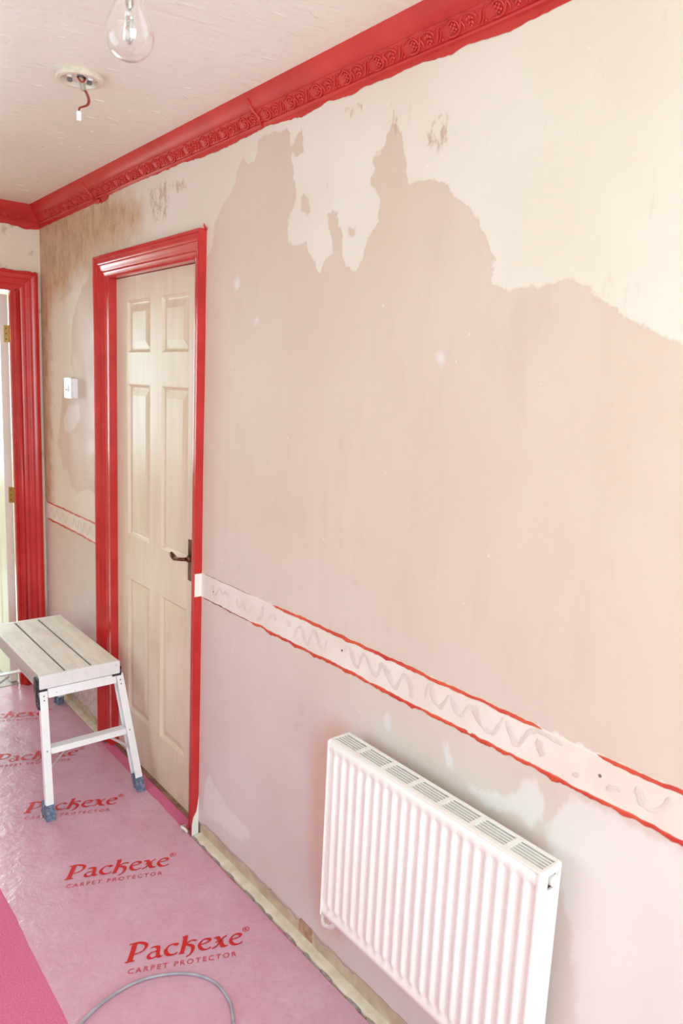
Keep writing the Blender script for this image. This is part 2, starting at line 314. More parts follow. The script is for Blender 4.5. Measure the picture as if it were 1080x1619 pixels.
def catmull(P, n=6):
    P = [Vector(p) for p in P]; out = []
    for i in range(len(P)-1):
        p0, p1, p2, p3 = P[max(i-1,0)], P[i], P[i+1], P[min(i+2, len(P)-1)]
        for k in range(n):
            t = k/n; out.append(0.5*((2*p1)+(p2-p0)*t+(2*p0-5*p1+4*p2-p3)*t*t+(3*p1-p0-3*p2+p3)*t**3))
    out.append(P[-1]); return out

# ------------------------------------------------------------------ dimensions
H = 2.383; YC = 3.82; XL = -2.0; YB = -1.4
OY0, OY1, OZ = 2.236, 2.985, 2.0            # door opening in the right wall
YR = 6.6                                    # end of the room beyond

# ------------------------------------------------------------------ right wall
def sdf(P, poly):
    poly = np.array(poly, float); n = len(poly); d = np.full(len(P), 1e9); inside = np.zeros(len(P), bool)
    for i in range(n):
        a, b = poly[i], poly[(i+1) % n]; e = b-a; w = P-a
        t = np.clip((w@e)/max(e@e, 1e-12), 0, 1); q = w-np.outer(t, e); d = np.minimum(d, np.hypot(q[:,0], q[:,1]))
        c = ((a[1] > P[:,1]) != (b[1] > P[:,1]))
        with np.errstate(divide='ignore', invalid='ignore'):
            x = (b[0]-a[0])*(P[:,1]-a[1])/(b[1]-a[1])+a[0]
        inside ^= c & (P[:,0] < x)
    return np.where(inside, d, -d)

wr = MB()
for y0, y1, z0, z1 in ((YB-0.1, OY0, 0-.03, H+.1), (OY1, YC+0.1, -.03, H+.1), (OY0, OY1, OZ, H+.1)):
    wr.box(0.008, 0.13, y0, y1, z0, z1)
wall_right = struct(wr.build('wall_right', 'mortar'))

def plaster_sheet():
    ys = sorted(set([round(v, 4) for v in np.arange(YB, 0.3, 0.05)] + [round(v, 4) for v in np.arange(0.3, YC, 0.0125)] + [OY0, OY1, YC]))
    zs = sorted(set([0.056] + [round(v, 4) for v in np.arange(0.068, H, 0.0125)] + [OZ, 0.888, 0.970, H]))
    ys, zs = np.array(ys), np.array(zs)
    Y, Z = np.meshgrid(ys, zs, indexing='ij'); P = np.stack([Y.ravel(), Z.ravel()], 1)
    main = sdf(P, MAIN)
    for s in ISL: main = np.maximum(main, sdf(P, s))
    left = sdf(P, LEFT); low = (0.888-P[:,1]); band = np.where(P[:,0] > OY0, 0.96-P[:,1], -1)
    d = np.maximum(np.maximum(main, left), 0.93-P[:,1])
    mx = lambda L: np.max([sdf(P, s) for s in L], axis=0)
    at = {'d_main': d, 'd_low': np.clip((1.25-P[:,1])/0.9, 0, 1), 'd_brown': mx(BROWN), 'd_streak': mx(STREAK), 'd_fill': mx(FILL), 'd_shade_stain': mx(SHADE_STAIN)}
    nz = len(zs); V = []
    for i, y in enumerate(ys):
        for j, z in enumerate(zs):
            dz = 0
            if j == 0: dz = 0.010*fbm(y*9, 0, 3)+0.012*fbm(y*31, 2, 0) + (0.012 if y < 1.3 else 0) + (0.03 if abs(y-1.515) < 0.03 else 0)*0.6
            if j == 0: dz = min(dz, 0.011)
            V.append((0.0015*fbm(y*1.7, z*1.7, 5), y, z+dz))
    V = [(min(v[0], 0.0006) - 0.0004, v[1], v[2]) for v in V]
    F = []
    for i in range(len(ys)-1):
        for j in range(nz-1):
            ym, zm = (ys[i]+ys[i+1])/2, (zs[j]+zs[j+1])/2
            if OY0 < ym < OY1 and zm < OZ: continue
            F.append((i*nz+j, i*nz+j+1, (i+1)*nz+j+1, (i+1)*nz+j))
    base = len(V); 
    # give the ragged bottom edge its thickness
    back = {}
    for i in range(len(ys)):
        back[i] = len(V); v = V[i*nz]; V.append((0.0085, v[1], v[2]-0.001))
    for i in range(len(ys)-1):
        if OY0 < (ys[i]+ys[i+1])/2 < OY1: continue
        F.append((back[i], i*nz, (i+1)*nz, back[i+1]))
    me = bpy.data.meshes.new('plaster'); me.from_pydata(V, [], F); me.materials.append(M['plaster'])
    for k, a in at.items():
        A = me.attributes.new(k, 'FLOAT', 'POINT'); arr = np.zeros(len(V)); arr[:base] = a; arr[base:] = -1 if k != 'd_main' else 0.1
        A.data.foreach_set('value', arr)
    me.polygons.foreach_set('use_smooth', [True]*len(me.polygons))
    o = bpy.data.objects.new('plaster', me); C.objects.link(o); o.parent = wall_right; return o
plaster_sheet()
b = MB(); b.hexa([(0.0045,1.49,0.015),(0.0085,1.49,0.015),(0.0085,1.555,0.015),(0.0045,1.555,0.015)], [(0.003,1.495,0.06),(0.0085,1.495,0.06),(0.0085,1.55,0.062),(0.003,1.55,0.062)])
b.build('brick', 'brick', wall_right)
b = MB(); b.hexa([(0.0045,1.0,0.012),(0.0085,1.0,0.012),(0.0085,1.08,0.012),(0.0045,1.08,0.012)], [(0.004,1.0,0.05),(0.0085,1.0,0.05),(0.0085,1.075,0.052),(0.004,1.075,0.052)])
b.build('brick', 'brick', wall_right)

# pale strip left by the removed dado rail, with its glue squiggles and paint ridges
def dado_strip(y0, y1):
    m = MB(); n = int((y1-y0)/0.02); vs, fs = [], []
    for i in range(n+1):
        y = y0+(y1-y0)*i/n
        for x, z in ((-0.0004, 0.885), (-0.0022, 0.888), (-0.0022, 0.969), (-0.0004, 0.972)):
            vs.append((x, y, z+0.002*fbm(y*14, z)))
    for i in range(n):
        for k in range(3): fs.append((i*4+k, i*4+k+1, i*4+k+5, i*4+k+4))
    m.add(vs, fs); return m.build('dado_strip', 'dado', wall_right)
ds1 = dado_strip(YB, 2.168); ds2 = dado_strip(3.075, YC)
GK = [0]
def glue(pts, parent):
    GK[0] += 1; off = GK[0]*0.00003
    pts = catmull([(p[0], p[1], 0) for p in pts], 6); m = MB(); vs, fs = [], []
    sd = pts[0].x*13
    for i, p in enumerate(pts):
        d = (pts[min(i+1, len(pts)-1)]-pts[max(i-1, 0)]).normalized(); nrm = Vector((-d.y, d.x, 0))
        w = 0.0046+0.0036*max(-0.6, fbm(i*0.16+sd, 1)); w *= min(1, (i+1)/3, (len(pts)-i)/3)
        if d.y < -0.6: w *= 1.6
        for s, x in ((-1, -0.0022), (-.5, -0.0027), (.5, -0.0027), (1, -0.0022)):
            q = p+nrm*w*s; vs.append((x-off, q.x, min(max(q.y, 0.889), 0.969)))
    for i in range(len(pts)-1):
        for k in range(3): fs.append((i*4+k, i*4+k+1, i*4+k+5, i*4+k+4))
    m.add(vs, fs); m.build('glue_squiggle', 'glue', parent)
for g in GLUE: glue(g, wall_right)
glue([(y, 0.93+0.022*math.sin(y*95)) for y in np.arange(3.15, 3.42, 0.012)], wall_right)
glue([(y, 0.93+0.018*math.sin(y*80)) for y in np.arange(3.48, 3.74, 0.014)], wall_right)
glue([(y, 0.93+0.022*math.sin(y*70)) for y in np.arange(0.2, 0.44, 0.014)], wall_right)

for y_, z_ in ((1.408, .936), (.655, .934), (2.085, .925)):
    m = MB(); m.lathe([(.0004, -.0032), (.0028, -.0032), (.0034, -.0022)], (0, y_, z_), 10, 'x'); m.build('nail_hole', 'groove', wall_right)

def ridge(y0, y1, z, w, mat, dep=0.004, seed=0):
    m = MB(); n = max(4, int((y1-y0)/0.006)); vs, fs = [], []
    for i in range(n+1):
        y = y0+(y1-y0)*i/n; e = min(1, i/5, (n-i)/5)
        zc = z+0.0035*fbm(y*4, seed)+0.0012*fbm(y*25, seed)
        wu = w*e*(0.75+0.5*fbm(y*18, seed+3)); wd = w*e*(0.8+0.9*max(-.5, fbm(y*22, seed+7)))
        wu = max(wu, 0.0006*e); wd = max(wd, 0.0008*e); h = dep*e*(0.8+0.4*fbm(y*40, seed+1))
        for k, (dz, x) in enumerate(((wu, 0), (wu*.6, h*.8), (0, h), (-wd*.5, h*.8), (-wd, 0))): vs.append((-x-0.0003, y, zc+dz))
    for i in range(n):
        for k in range(4): fs.append((i*5+k, i*5+k+1, i*5+k+6, i*5+k+5))
    m.add(vs, fs); return m.build('paint_ridge', mat, wall_right, smooth=True)
ridge(0.78, 1.745, 0.971, 0.0058, 'red_ridge', 0.006, 1)
ridge(-.2, 0.672, 0.971, 0.0058, 'red_ridge', 0.005, 2)
ridge(1.84, 2.166, 0.971, 0.0014, 'brown_ridge', 0.0025, 3)
ridge(-.2, 1.87, 0.887, 0.0078, 'red_ridge', 0.004, 4)
ridge(1.85, 2.166, 0.887, 0.004, 'brown_ridge', 0.003, 5)
ridge(3.078, 3.80, 0.971, 0.0050, 'red_ridge', 0.005, 6)
ridge(3.078, 3.80, 0.887, 0.0070, 'red_ridge', 0.005, 7)

# ------------------------------------------------------------------ other walls, ceiling, floor
wf = MB()
FX0, FX1 = -0.875, -0.115        # opening in the far wall
wf.box(FX1, 0.008, YC, YC+0.1, -.03, H+.1); wf.box(XL-.1, FX0, YC, YC+0.1, -.03, H+.1); wf.box(FX0, FX1, YC, YC+0.1, 2.0, H+.1)
struct(wf.build('wall_far', 'cream_wall'))
wl = MB()
wl.box(XL-.1, XL, YB-.1, 1.2, -.03, H+.1); wl.box(XL-.1, XL, 2.6, YC+.1, -.03, H+.1); wl.box(XL-.1, XL, 1.2, 2.6, -.03, .7); wl.box(XL-.1, XL, 1.2, 2.6, 2.1, H+.1)
struct(wl.build('wall_left', 'plain_wall'))
wb = MB()
wb.box(XL-.1, -1.75, YB-.1, YB, -.03, H+.1); wb.box(-.35, 0.13, YB-.1, YB, -.03, H+.1); wb.box(-1.75, -.35, YB-.1, YB, 2.35, H+.1); wb.box(-1.75, -.35, YB-.1, YB, -.03, .55)
struct(wb.build('wall_back', 'plain_wall'))
def window(name, boxes):
    m = MB()
    for b_ in boxes: m.box(*b_)
    return struct(m.build(name, 'door_white'))
window('window_1', [(-1.75,-1.70,YB-.08,YB-.03,.55,2.35),(-.40,-.35,YB-.08,YB-.03,.55,2.35),(-1.75,-.35,YB-.08,YB-.03,.55,.60),(-1.75,-.35,YB-.08,YB-.03,2.30,2.35),(-1.07,-1.03,YB-.08,YB-.03,.60,2.30)])
window('added_side_window', [(XL-.07,XL-.02,1.2,1.24,.7,2.1),(XL-.07,XL-.02,2.56,2.6,.7,2.1),(XL-.07,XL-.02,1.2,2.6,.7,.74),(XL-.07,XL-.02,1.2,2.6,2.06,2.1)])  # unseen window frame, added to go with the side fill lamp
# the room beyond the far door
wo = MB()
wo.box(0.9, 1.0, YC+.1, YR+.1, -.03, H+.1); wo.box(-2.6, -2.5, YC+.1, YR+.1, -.03, H+.1)
wo.box(-2.5, -1.35, YR, YR+.1, -.03, H+.1); wo.box(.65, .9, YR, YR+.1, -.03, H+.1); wo.box(-1.35, .65, YR, YR+.1, -.03, .8); wo.box(-1.35, .65, YR, YR+.1, 2.2, H+.1)
wo.box(-2.6, XL-.1, YC, YC+.1, -.03, H+.1); wo.box(0.13, 1.0, YC, YC+.1, -.03, H+.1)
struct(wo.build('wall_beyond', 'cream_wall'))
window('window_3', [(-1.35,-1.30,YR,YR+.04,.8,2.2),(.60,.65,YR,YR+.04,.8,2.2),(-.38,-.33,YR,YR+.04,.8,2.2),(-1.35,.65,YR,YR+.04,.8,.85),(-1.35,.65,YR,YR+.04,2.15,2.2)])
fl = MB(); fl.box(-2.7, 1.1, YB-.1, YR+.1, -.05, -.007)
floor = struct(fl.build('floor', 'concrete'))
cl = MB(); cl.box(-2.7, 1.1, YB-.1, YR+.1, H, H+.08)
ceiling = struct(cl.build('ceiling', 'ceiling'))
# brush marks in the ceiling texture
rnd = random.Random(5); m = MB()
for k in range(360):
    x = rnd.uniform(-1.5, -.1); y = rnd.uniform(0.5, 3.6)
    if k % 2: 
        t_ = 12
        x = round(x/0.16)*0.16+rnd.uniform(-.035, .035); y = round(y/0.2)*0.2+rnd.uniform(-.05, .05)
    ang = rnd.gauss(0.15, 0.35); L = rnd.uniform(0.012, 0.045); cv = rnd.uniform(-.3, .6)
    pts = []
    for i in range(6):
        s = (i/5-.5)*L; a = ang; dx, dy = math.cos(a)*s-math.sin(a)*cv*s*s*12, math.sin(a)*s+math.cos(a)*cv*s*s*12
        pts.append((x+dx, y+dy, H-0.0002))
    m.tube(pts, [0.0002, 0.0007, 0.0010, 0.0010, 0.0007, 0.0002], 5)
tag(m.build('brush_ridge', 'artex', ceiling, smooth=True), kind='stuff')

# residue strip, adhesive crumbs at the wall foot
def foot_strip(y0, y1):
    m = MB(); n = int((y1-y0)/0.02); vs, fs = [], []
    for i in range(n+1):
        y = y0+(y1-y0)*i/n; w = 0.019+0.004*fbm(y*12, 4)
        for x, z in ((0.008, 0.006), (-w*.5, 0.003+.001*fbm(y*30)), (-w, 0.0005), (-w-.001, -.007)): vs.append((x, y, z))
    for i in range(n):
        for k in range(3): fs.append((i*4+k, i*4+k+1, i*4+k+5, i*4+k+4))
    m.add(vs, fs); m.build('plaster_residue', 'residue', floor, smooth=True)
foot_strip(0.6, 2.165); foot_strip(3.075, YC)
rnd = random.Random(11); y = 0.75
while y < 2.15:
    L = rnd.uniform(.02, .075); m = MB(); n = 7; top = []; bot = []
    for k in range(n):
        a = 2*PI*k/n; rr = rnd.uniform(.75, 1.1)
        px, py = -0.024+0.0065*math.cos(a)*rr, y+L/2*math.sin(a)*rr*1.0
        top.append((px, py, 0.001)); bot.append((px*1.0, py, -.007))
    m.add(top+bot, [tuple(range(n)), tuple(range(2*n-1, n-1, -1))]+[(k, n+k, n+(k+1) % n, (k+1) % n) for k in range(n)])
    m.build('adhesive_patch', 'adhesive', floor); y += L+rnd.uniform(.01, .05)

# carpet
m = MB(); n = 120; vs, fs = [], []
for i in range(n+1):
    y = YB+(YC+.06-YB)*i/n
    xe = 0.031 if OY0 < y < OY1 else (-0.029+0.003*fbm(y*8, 2) if y < 2.6 else -0.02)
    vs += [(XL, y, 0), (xe, y, 0), (xe, y, -.007)]
for i in range(n): fs += [(3*i, 3*i+1, 3*i+4, 3*i+3), (3*i+1, 3*i+2, 3*i+5, 3*i+4)]
m.add(vs, fs)
carpet = tag(m.build('carpet', 'carpet'), 'crimson pink fitted carpet running the length of the hall', 'carpet')
m = MB(); m.box(-2.5, .9, YC+.1, YR, -.006, 0.0)
tag(m.build('carpet', simple('pale_carpet', (214, 208, 204), 0.9)), 'pale floor covering of the room beyond the far doorway', 'carpet')
m = MB(); m.box(FX0, FX1+.005, YC+.035, YC+.102, 0.0, 0.006, 0.002)
struct(m.build('trim_1', 'alu_side'), 'thin metal threshold strip across the far doorway')

# protective film with its printed lettering
FXL, FXR = -0.645, -0.031
def film_z(x, y):
    e = max(0, min(1, (x-FXL)/.03, (FXR-x)/.02))
    amp = 0.0007+0.0024*max(0, min(1, (y-2.5)/0.8))
    return 0.0016+e*amp*(0.6+abs(fbm(x*5+y*2, y*4, 1, 2)))
def make_film():
    nx, ny = 44, 260; vs, fs = [], []; y0, y1 = 0.2, YC+.03
    for j in range(ny+1):
        y = y0+(y1-y0)*j/ny
        xl = FXL+0.006*fbm(y*3, 1)+ (0.0 if y > 1.4 else 0); xr = FXR+0.004*fbm(y*6, 9)+(0.014 if y > 3.05 else 0)
        for i in range(nx+1):
            x = xl+(xr-xl)*i/nx; vs.append((x, y, film_z(x, y)))
    for j in range(ny):
        for i in range(nx): k = j*(nx+1)+i; fs.append((k, k+1, k+nx+2, k+nx+1))
    m = MB(); m.add(vs, fs); return m.build('protective_film', 'film', smooth=True, fix=False)
film = tag(make_film(), 'milky clear printed plastic protector film laid over the pink carpet', 'floor film')

# lettering: broad-nib strokes
GL = {
 'P': (1.02, [([(.34,1.48),(.30,1.0),(.25,.5),(.20,.02)], .30), ([(-.02,.03),(.22,.03),(.46,.06)], .10), ([(.05,1.42),(.3,1.5),(.65,1.47),(.93,1.30),(.98,1.05),(.85,.78),(.58,.62),(.40,.60)], .19)]),
 'a': (.88, [([(.22,.88),(.42,.96),(.60,.86),(.62,.55),(.62,.25),(.68,.08),(.82,.05)], .21), ([(.60,.56),(.32,.52),(.12,.34),(.16,.10),(.36,.02),(.58,.20)], .16)]),
 'c': (.80, [([(.74,.80),(.58,.93),(.34,.88),(.14,.62),(.14,.32),(.32,.08),(.58,.05),(.76,.18)], .20)]),
 'k': (.98, [([(.16,1.36),(.34,1.45)], .14), ([(.34,1.45),(.30,.95),(.24,.45),(.18,.04)], .26), ([(.05,.03),(.30,.03)], .10), ([(.30,.62),(.50,.88),(.74,1.0),(.92,.93)], .13), ([(.42,.70),(.66,.58),(.78,.40),(.76,.10),(.64,-.16),(.44,-.30)], .20)]),
 'e': (.82, [([(.20,.52),(.50,.60),(.70,.72),(.62,.90),(.40,.93),(.18,.72),(.12,.40),(.28,.10),(.54,.04),(.76,.18)], .18)]),
 'x': (.86, [([(.08,.86),(.26,.92),(.42,.55),(.58,.10),(.82,.06)], .22), ([(.80,.94),(.60,.80),(.42,.50),(.22,.16),(.0,.02)], .11), ([(.18,.50),(.62,.54)], .08)]),
}
def nib(m, pts, w, fx):
    pts = catmull([(a, b, 0) for a, b in pts], 5); nv = Vector((math.cos(.55), math.sin(.55), 0))*w/2
    for a, b in zip(pts[:-1], pts[1:]):
        d = (b-a).normalized(); nn = Vector((-d.y, d.x, 0))*0.045; a2, b2 = a-d*.01, b+d*.01
        for q in ((a2-nv, b2-nv, b2+nv, a2+nv), (a2-nn, b2-nn, b2+nn, a2+nn)): m.add([fx(v) for v in q], [(0, 1, 2, 3)])
def text_mesh(txt, size):
    cu = bpy.data.curves.new('tmp', 'FONT'); cu.body = txt; cu.size = size; cu.space_character = 1.35; cu.offset = size*0.012
    cu.resolution_u = 3
    o = bpy.data.objects.new('tmp', cu); C.objects.link(o); dg = bpy.context.evaluated_depsgraph_get(); me = bpy.data.meshes.new_from_object(o.evaluated_get(dg))
    vs = [v.co.copy() for v in me.vertices]; fs = [tuple(p.vertices) for p in me.polygons]
    bpy.data.objects.remove(o); bpy.data.curves.remove(cu); bpy.data.meshes.remove(me); return vs, fs
CP = text_mesh('CARPET PROTECTOR', 1.0); REG = text_mesh('R', 1.0)
WORD_W = sum(GL[ch][0]+.03 for ch in 'Packexe'); CPW = max(v.x for v in CP[0])
def lettering(x0, y0, ang):
    ux, uy = Vector((math.cos(ang), math.sin(ang), 0)), Vector((-math.sin(ang), math.cos(ang), 0))
    S = 0.0462; SX = 0.330/WORD_W
    def fx(v): # word coordinates
        q = Vector((x0, y0, 0))+ux*(v.x*SX+v.y*S*0.13)+uy*(v.y*S); return (q.x, q.y, film_z(q.x, q.y)+0.0008)
    m = MB(); cx = 0.0
    for ch in 'Packexe':
        adv, st = GL[ch]
        for pts, w in st: nib(m, [(a+cx, b) for a, b in pts], w*1.18, fx)
        cx += adv+.03
    # registered mark
    c0 = (WORD_W+.16, 1.22)
    for k in range(16):
        a, b_ = 2*PI*k/16, 2*PI*(k+1)/16
        q = [Vector((c0[0]+r_*math.cos(t)*1.0, c0[1]+r_*math.sin(t), 0)) for r_, t in ((.21, a), (.21, b_), (.17, b_), (.17, a))]
        m.add([fx(v) for v in q], [(0, 1, 2, 3)])
    m.add([fx(Vector((c0[0]-.10+v.x*.30, c0[1]-.10+v.y*.30, 0))) for v in REG[0]], REG[1])
    def flip(mm):
        mm.f = [f for f in mm.f]
    m.build('printed_word', 'ink', film, fix=False)
    m = MB(); k = 0.300/CPW
    def fc(v):
        q = Vector((x0, y0, 0))+ux*(0.004+v.x*k+v.y*.0035)+uy*(-0.042+v.y*0.0255); return (q.x, q.y, film_z(q.x, q.y)+0.0008)
    m.add([fc(v) for v in CP[0]], CP[1]); m.build('printed_caption', 'ink2', film, fix=False)
for x0, y0, a in ((-.452, 1.745, -.405), (-.470, 2.187, -.392), (-.467, 2.640, -.405), (-.462, 3.080, -.38), (-.452, 3.545, -.40), (-.452, 1.30, -.40), (-.452, .86, -.40)):
    lettering(x0, y0, a)

# ------------------------------------------------------------------ doors and their trims
def panel_face(m, ys, zs, panels, frame):
    # flat cells between the moulded panels
    for i in range(len(ys)-1):
        for j in range(len(zs)-1):
            if (i, j) in panels: continue
            m.add([frame(ys[i], zs[j], 0), frame(ys[i+1], zs[j], 0), frame(ys[i+1], zs[j+1], 0), frame(ys[i], zs[j+1], 0)], [(0, 1, 2, 3)])
def moulded_panel(m, a, b, c, d, frame):
    steps = [(0, 0), (.004, -.001), (.012, .007), (.016, .009), (.020, .009), (.046, .002), (.050, .002)]
    rings = [[frame(a+s, c+s, h), frame(b-s, c+s, h), frame(b-s, d-s, h), frame(a+s, d-s, h)] for s, h in steps]
    vs = [p for r in rings for p in r]; fs = []
    for i in range(len(rings)-1):
        for k in range(4): fs.append((i*4+k, i*4+(k+1) % 4, (i+1)*4+(k+1) % 4, (i+1)*4+k))
    fs.append(tuple((len(rings)-1)*4+k for k in range(4))); m.add(vs, fs)

def door(name, y0, y1, zb, zt, frame, mat, py, pz, back):
    ys = [y0]+list(py)+[y1]; zs = [zb]+list(pz)+[zt]
    pan = {(i, j) for i in (1, 3) for j in (1, 3, 5)}
    m = MB(); panel_face(m, ys, zs, pan, frame)
    # sides and back
    q = [frame(y0, zb, 0), frame(y1, zb, 0), frame(y1, zt, 0), frame(y0, zt, 0)]; r = [frame(y0, zb, back), frame(y1, zb, back), frame(y1, zt, back), frame(y0, zt, back)]
    m.add(q+r, [(4, 5, 6, 7), (0, 1, 5, 4), (1, 2, 6, 5), (2, 3, 7, 6), (3, 0, 4, 7)])
    o = struct(m.build(name, mat))
    for i, j in sorted(pan):
        p = MB(); moulded_panel(p, ys[i], ys[i+1], zs[j], zs[j+1], frame); p.build('panel', mat, o)
    return o
PZ = (.205, .795, .972, 1.588, 1.703, 1.907)
d1 = door('door_1', 2.240, 2.962, 0.004, 1.994, lambda y, z, h: (0.030+h, y, z), 'door_cream', (2.338, 2.553, 2.646, 2.856), PZ, 0.04)
tag(d1, 'closed cream six-panel door in the right wall, beside the radiator wall')
hp = MB(); hp.box(0.0255, 0.030, 2.288, 2.322, 0.905, 1.055, 0.002); plate = tag(hp.build('handle_plate', 'bronze', d1, smooth='auto'), 'aged bronze latch plate')
lv = MB(); lv.lathe([(0.0, -.012), (.011, -.012), (.013, -.006), (.013, 0)], (0.0255, 2.305, 0.987), 16, 'x')
pts = catmull([(0.018, 2.305, .987), (0.002, 2.306, .987), (-0.008, 2.316, .987), (-0.010, 2.335, .984), (-0.009, 2.355, .983), (-.008, 2.375, .989), (-.007, 2.388, .995)], 5)
rs = [0.0065+0.0035*math.exp(-((i/len(pts)-.72)/.16)**2) for i in range(len(pts))]; rs[-1] = .002
lv.tube(pts, rs, 10); lv.build('lever', 'bronze', plate, smooth=True)

PROF = [(0, 0), (0, .026), (.008, .027), (.012, .021), (.028, .0195), (.032, .016), (.036, .0175), (.040, .014), (.054, .012), (.058, .008), (.064, .0095), (.068, .007), (.080, .006), (.084, 0)]
def arch(name, o0, o1, zt, frame, mat='red_gloss', k0=0.81):
    # profile swept up, across and down with mitred corners; u = distance inwards from the outer edge
    parts = []
    for side in (0, 1, 2):
        m = MB(); vs, fs = [], []; n = len(PROF)
        for e in (0, 1):
            for u, h in PROF:
                if side == 0: a, z = o0+u*k0, (0.0 if e == 0 else zt-u)
                elif side == 2: a, z = o1-u, (0.0 if e == 0 else zt-u)
                else: a, z = (o0+u*k0 if e == 0 else o1-u), zt-u
                vs.append(frame(a, z, -h))
        for k in range(n-1): fs.append((k, k+1, n+k+1, n+k))
        m.add(vs, fs); parts.append(m)
    root = struct(parts[0].build(name, mat, smooth='auto'))
    parts[1].build('head', mat, root, smooth='auto'); parts[2].build('side', mat, root, smooth='auto')
    return root
fr1 = lambda a, z, h: (h, a, z)
t2 = arch('trim_2', 2.168, 3.070, 2.081, fr1); tag(t2, 'red gloss architrave around the cream door in the right wall')
m = MB()
m.box(-0.001, 0.070, 2.228, 2.239, 0, 2.0); m.box(-0.003, 0.070, 2.963, 2.986, 0, 2.0); m.box(-0.003, 0.070, 2.239, 2.963, 1.996, 2.003)
m.build('door_lining', 'red_gloss', t2)
m = MB(); m.box(0.071, 0.12, 2.23, 2.986, 0, 2.003); m.build('backing_board', 'dark', t2)
def ragged(a0, a1, zb, zt, amp, frame, name, mat, parent, seed, n=110, trace=None):
    m = MB(); vs, fs = [], []
    for i in range(n+1):
        a = a0+(a1-a0)*i/n
        e = zt if trace is None else trace(a)
        e += amp*fbm(a*22, seed)+amp*.6*fbm(a*70, seed)
        vs += [frame(a, zb, 0), frame(a, zb, -.0014), frame(a, e, -.0014), frame(a, e, 0.0)]
    for i in range(n):
        for k in range(3): fs.append((4*i+k, 4*i+k+1, 4*i+k+5, 4*i+k+4))
    m.add(vs, fs); return m.build(name, mat, parent)
ragged(2.168, 3.070, 2.078, 2.0845, .0032, lambda a, z, h: (h-.0008, a, z), 'paint_edge', 'red_gloss', t2, 3)
m = MB(); m.tube([(-.004, 2.165, 2.078), (-.012, 2.164, 2.088), (-.016, 2.160, 2.094)], [.004, .004, .0015], 6); m.build('paint_drip', 'red_gloss', t2, smooth=True)
# places where the red paint stops on the side of the frame
m = MB(); m.box(-.0275, -.0005, 2.1665, 2.1685, .889, .969, 0.0006); tag(m.build('bare_patch', 'bare_primer', t2), 'unpainted cream patch')
m = MB(); m.add([(-.0270, 2.1672, .0), (-.0005, 2.1672, .0), (-.0005, 2.1672, .155), (-.004, 2.1672, .125), (-.006, 2.1672, .110), (-.010, 2.1672, .09), (-.021, 2.1672, .072), (-.0262, 2.1672, .045)], [tuple(range(8))])
tag(m.build('bare_patch', 'bare_primer', t2), 'unpainted white patch')
m = MB(); m.tube(catmull([(-.018, 2.235, .004), (-.034, 2.222, .012), (-.042, 2.212, .018), (-.036, 2.200, .014), (-.030, 2.196, .003)], 4), .006, 8)
tag(m.build('crumpled_tape', 'old_plastic', smooth=True), 'small crumpled strip of clear tape at the foot of the door frame', 'tape')
m = MB(); m.box(.012, .030, 2.240, 2.963, 0.0, .004); struct(m.build('trim_3', simple('brown_threshold', (122, 84, 66), .7, (150, 112, 90), 20)), 'brown threshold under the cream door')

# far doorway
fr2 = lambda a, z, h: (a, YC+h, z)
def arch_far():
    ms = []
    o0, o1, zt = -0.970, -0.020, 2.081
    for side in (2, 1, 0):
        m = MB(); vs, fs = [], []; n = len(PROF)
        for e in (0, 1):
            for u, h in PROF:
                if side == 0: a, z = o0+u, (0.0 if e == 0 else zt-u)
                elif side == 2: a, z = o1-u, (0.0 if e == 0 else zt-u)
                else: a, z = (o0+u if e == 0 else o1-u), zt-u
                vs.append(fr2(a, z, -h))
        for k in range(n-1): fs.append((k, k+1, n+k+1, n+k))
        m.add(vs, fs); ms.append(m)
    r = struct(ms[0].build('trim_4', 'red_gloss', smooth='auto')); ms[1].build('head', 'red_gloss', r, smooth='auto'); ms[2].build('side', 'red_gloss', r, smooth='auto'); return r
t4 = tag(arch_far(), 'red gloss architrave around the far doorway, partly cut off by the frame')
m = MB(); m.box(FX1-.010, FX1+.012, YC-.004, YC+.1, 0, 2.0, .004); m.box(FX0-.012, FX0+.010, YC-.004, YC+.1, 0, 2.0, .004); m.box(FX0, FX1, YC-.004, YC+.1, 1.99, 2.003)
m.box(FX1-.022, FX1-.008, YC+.02, YC+.048, 0, 1.99, .003)
m.build('door_lining', 'red_gloss', t4, smooth='auto')
m = MB(); m.tube([(FX1+.006, YC-.004, 0), (FX1+.006, YC-.004, 1.985)], .0085, 12); m.build('bead', 'red_gloss', t4, smooth=True)
ragged(-.970, -.018, 2.078, 2.086, .0035, lambda a, z, h: (a, YC-.0006+h, z), 'paint_edge', 'red_gloss', t4, 6)
# leaf standing open into the room beyond
d2 = door('door_2', 3.885, 4.615, 0.012, 1.975, lambda y, z, h: (-0.176+h, y, z), 'door_white', (3.985, 4.205, 4.295, 4.515), (.205, .795, .972, 1.588, 1.703, 1.880), 0.038)
tag(d2, 'white panelled door standing open in the far doorway')
for z in (1.79, 1.0, .2):
    m = MB(); m.box(-.158, -.137, 3.8825, 3.8852, z-.04, z+.04); m.tube([(-.1345, 3.881, z-.04), (-.1345, 3.881, z+.04)], .005, 10)
    hg = tag(m.build('hinge', 'brass', d2), 'brass hinge')
    for k in (-.025, 0, .025):
        s = MB(); s.lathe([(0, -.0008), (.0032, -.0008), (.0032, 0)], (-.148, 3.8825, z+k), 8, 'y'); s.build('screw', 'dark', hg)

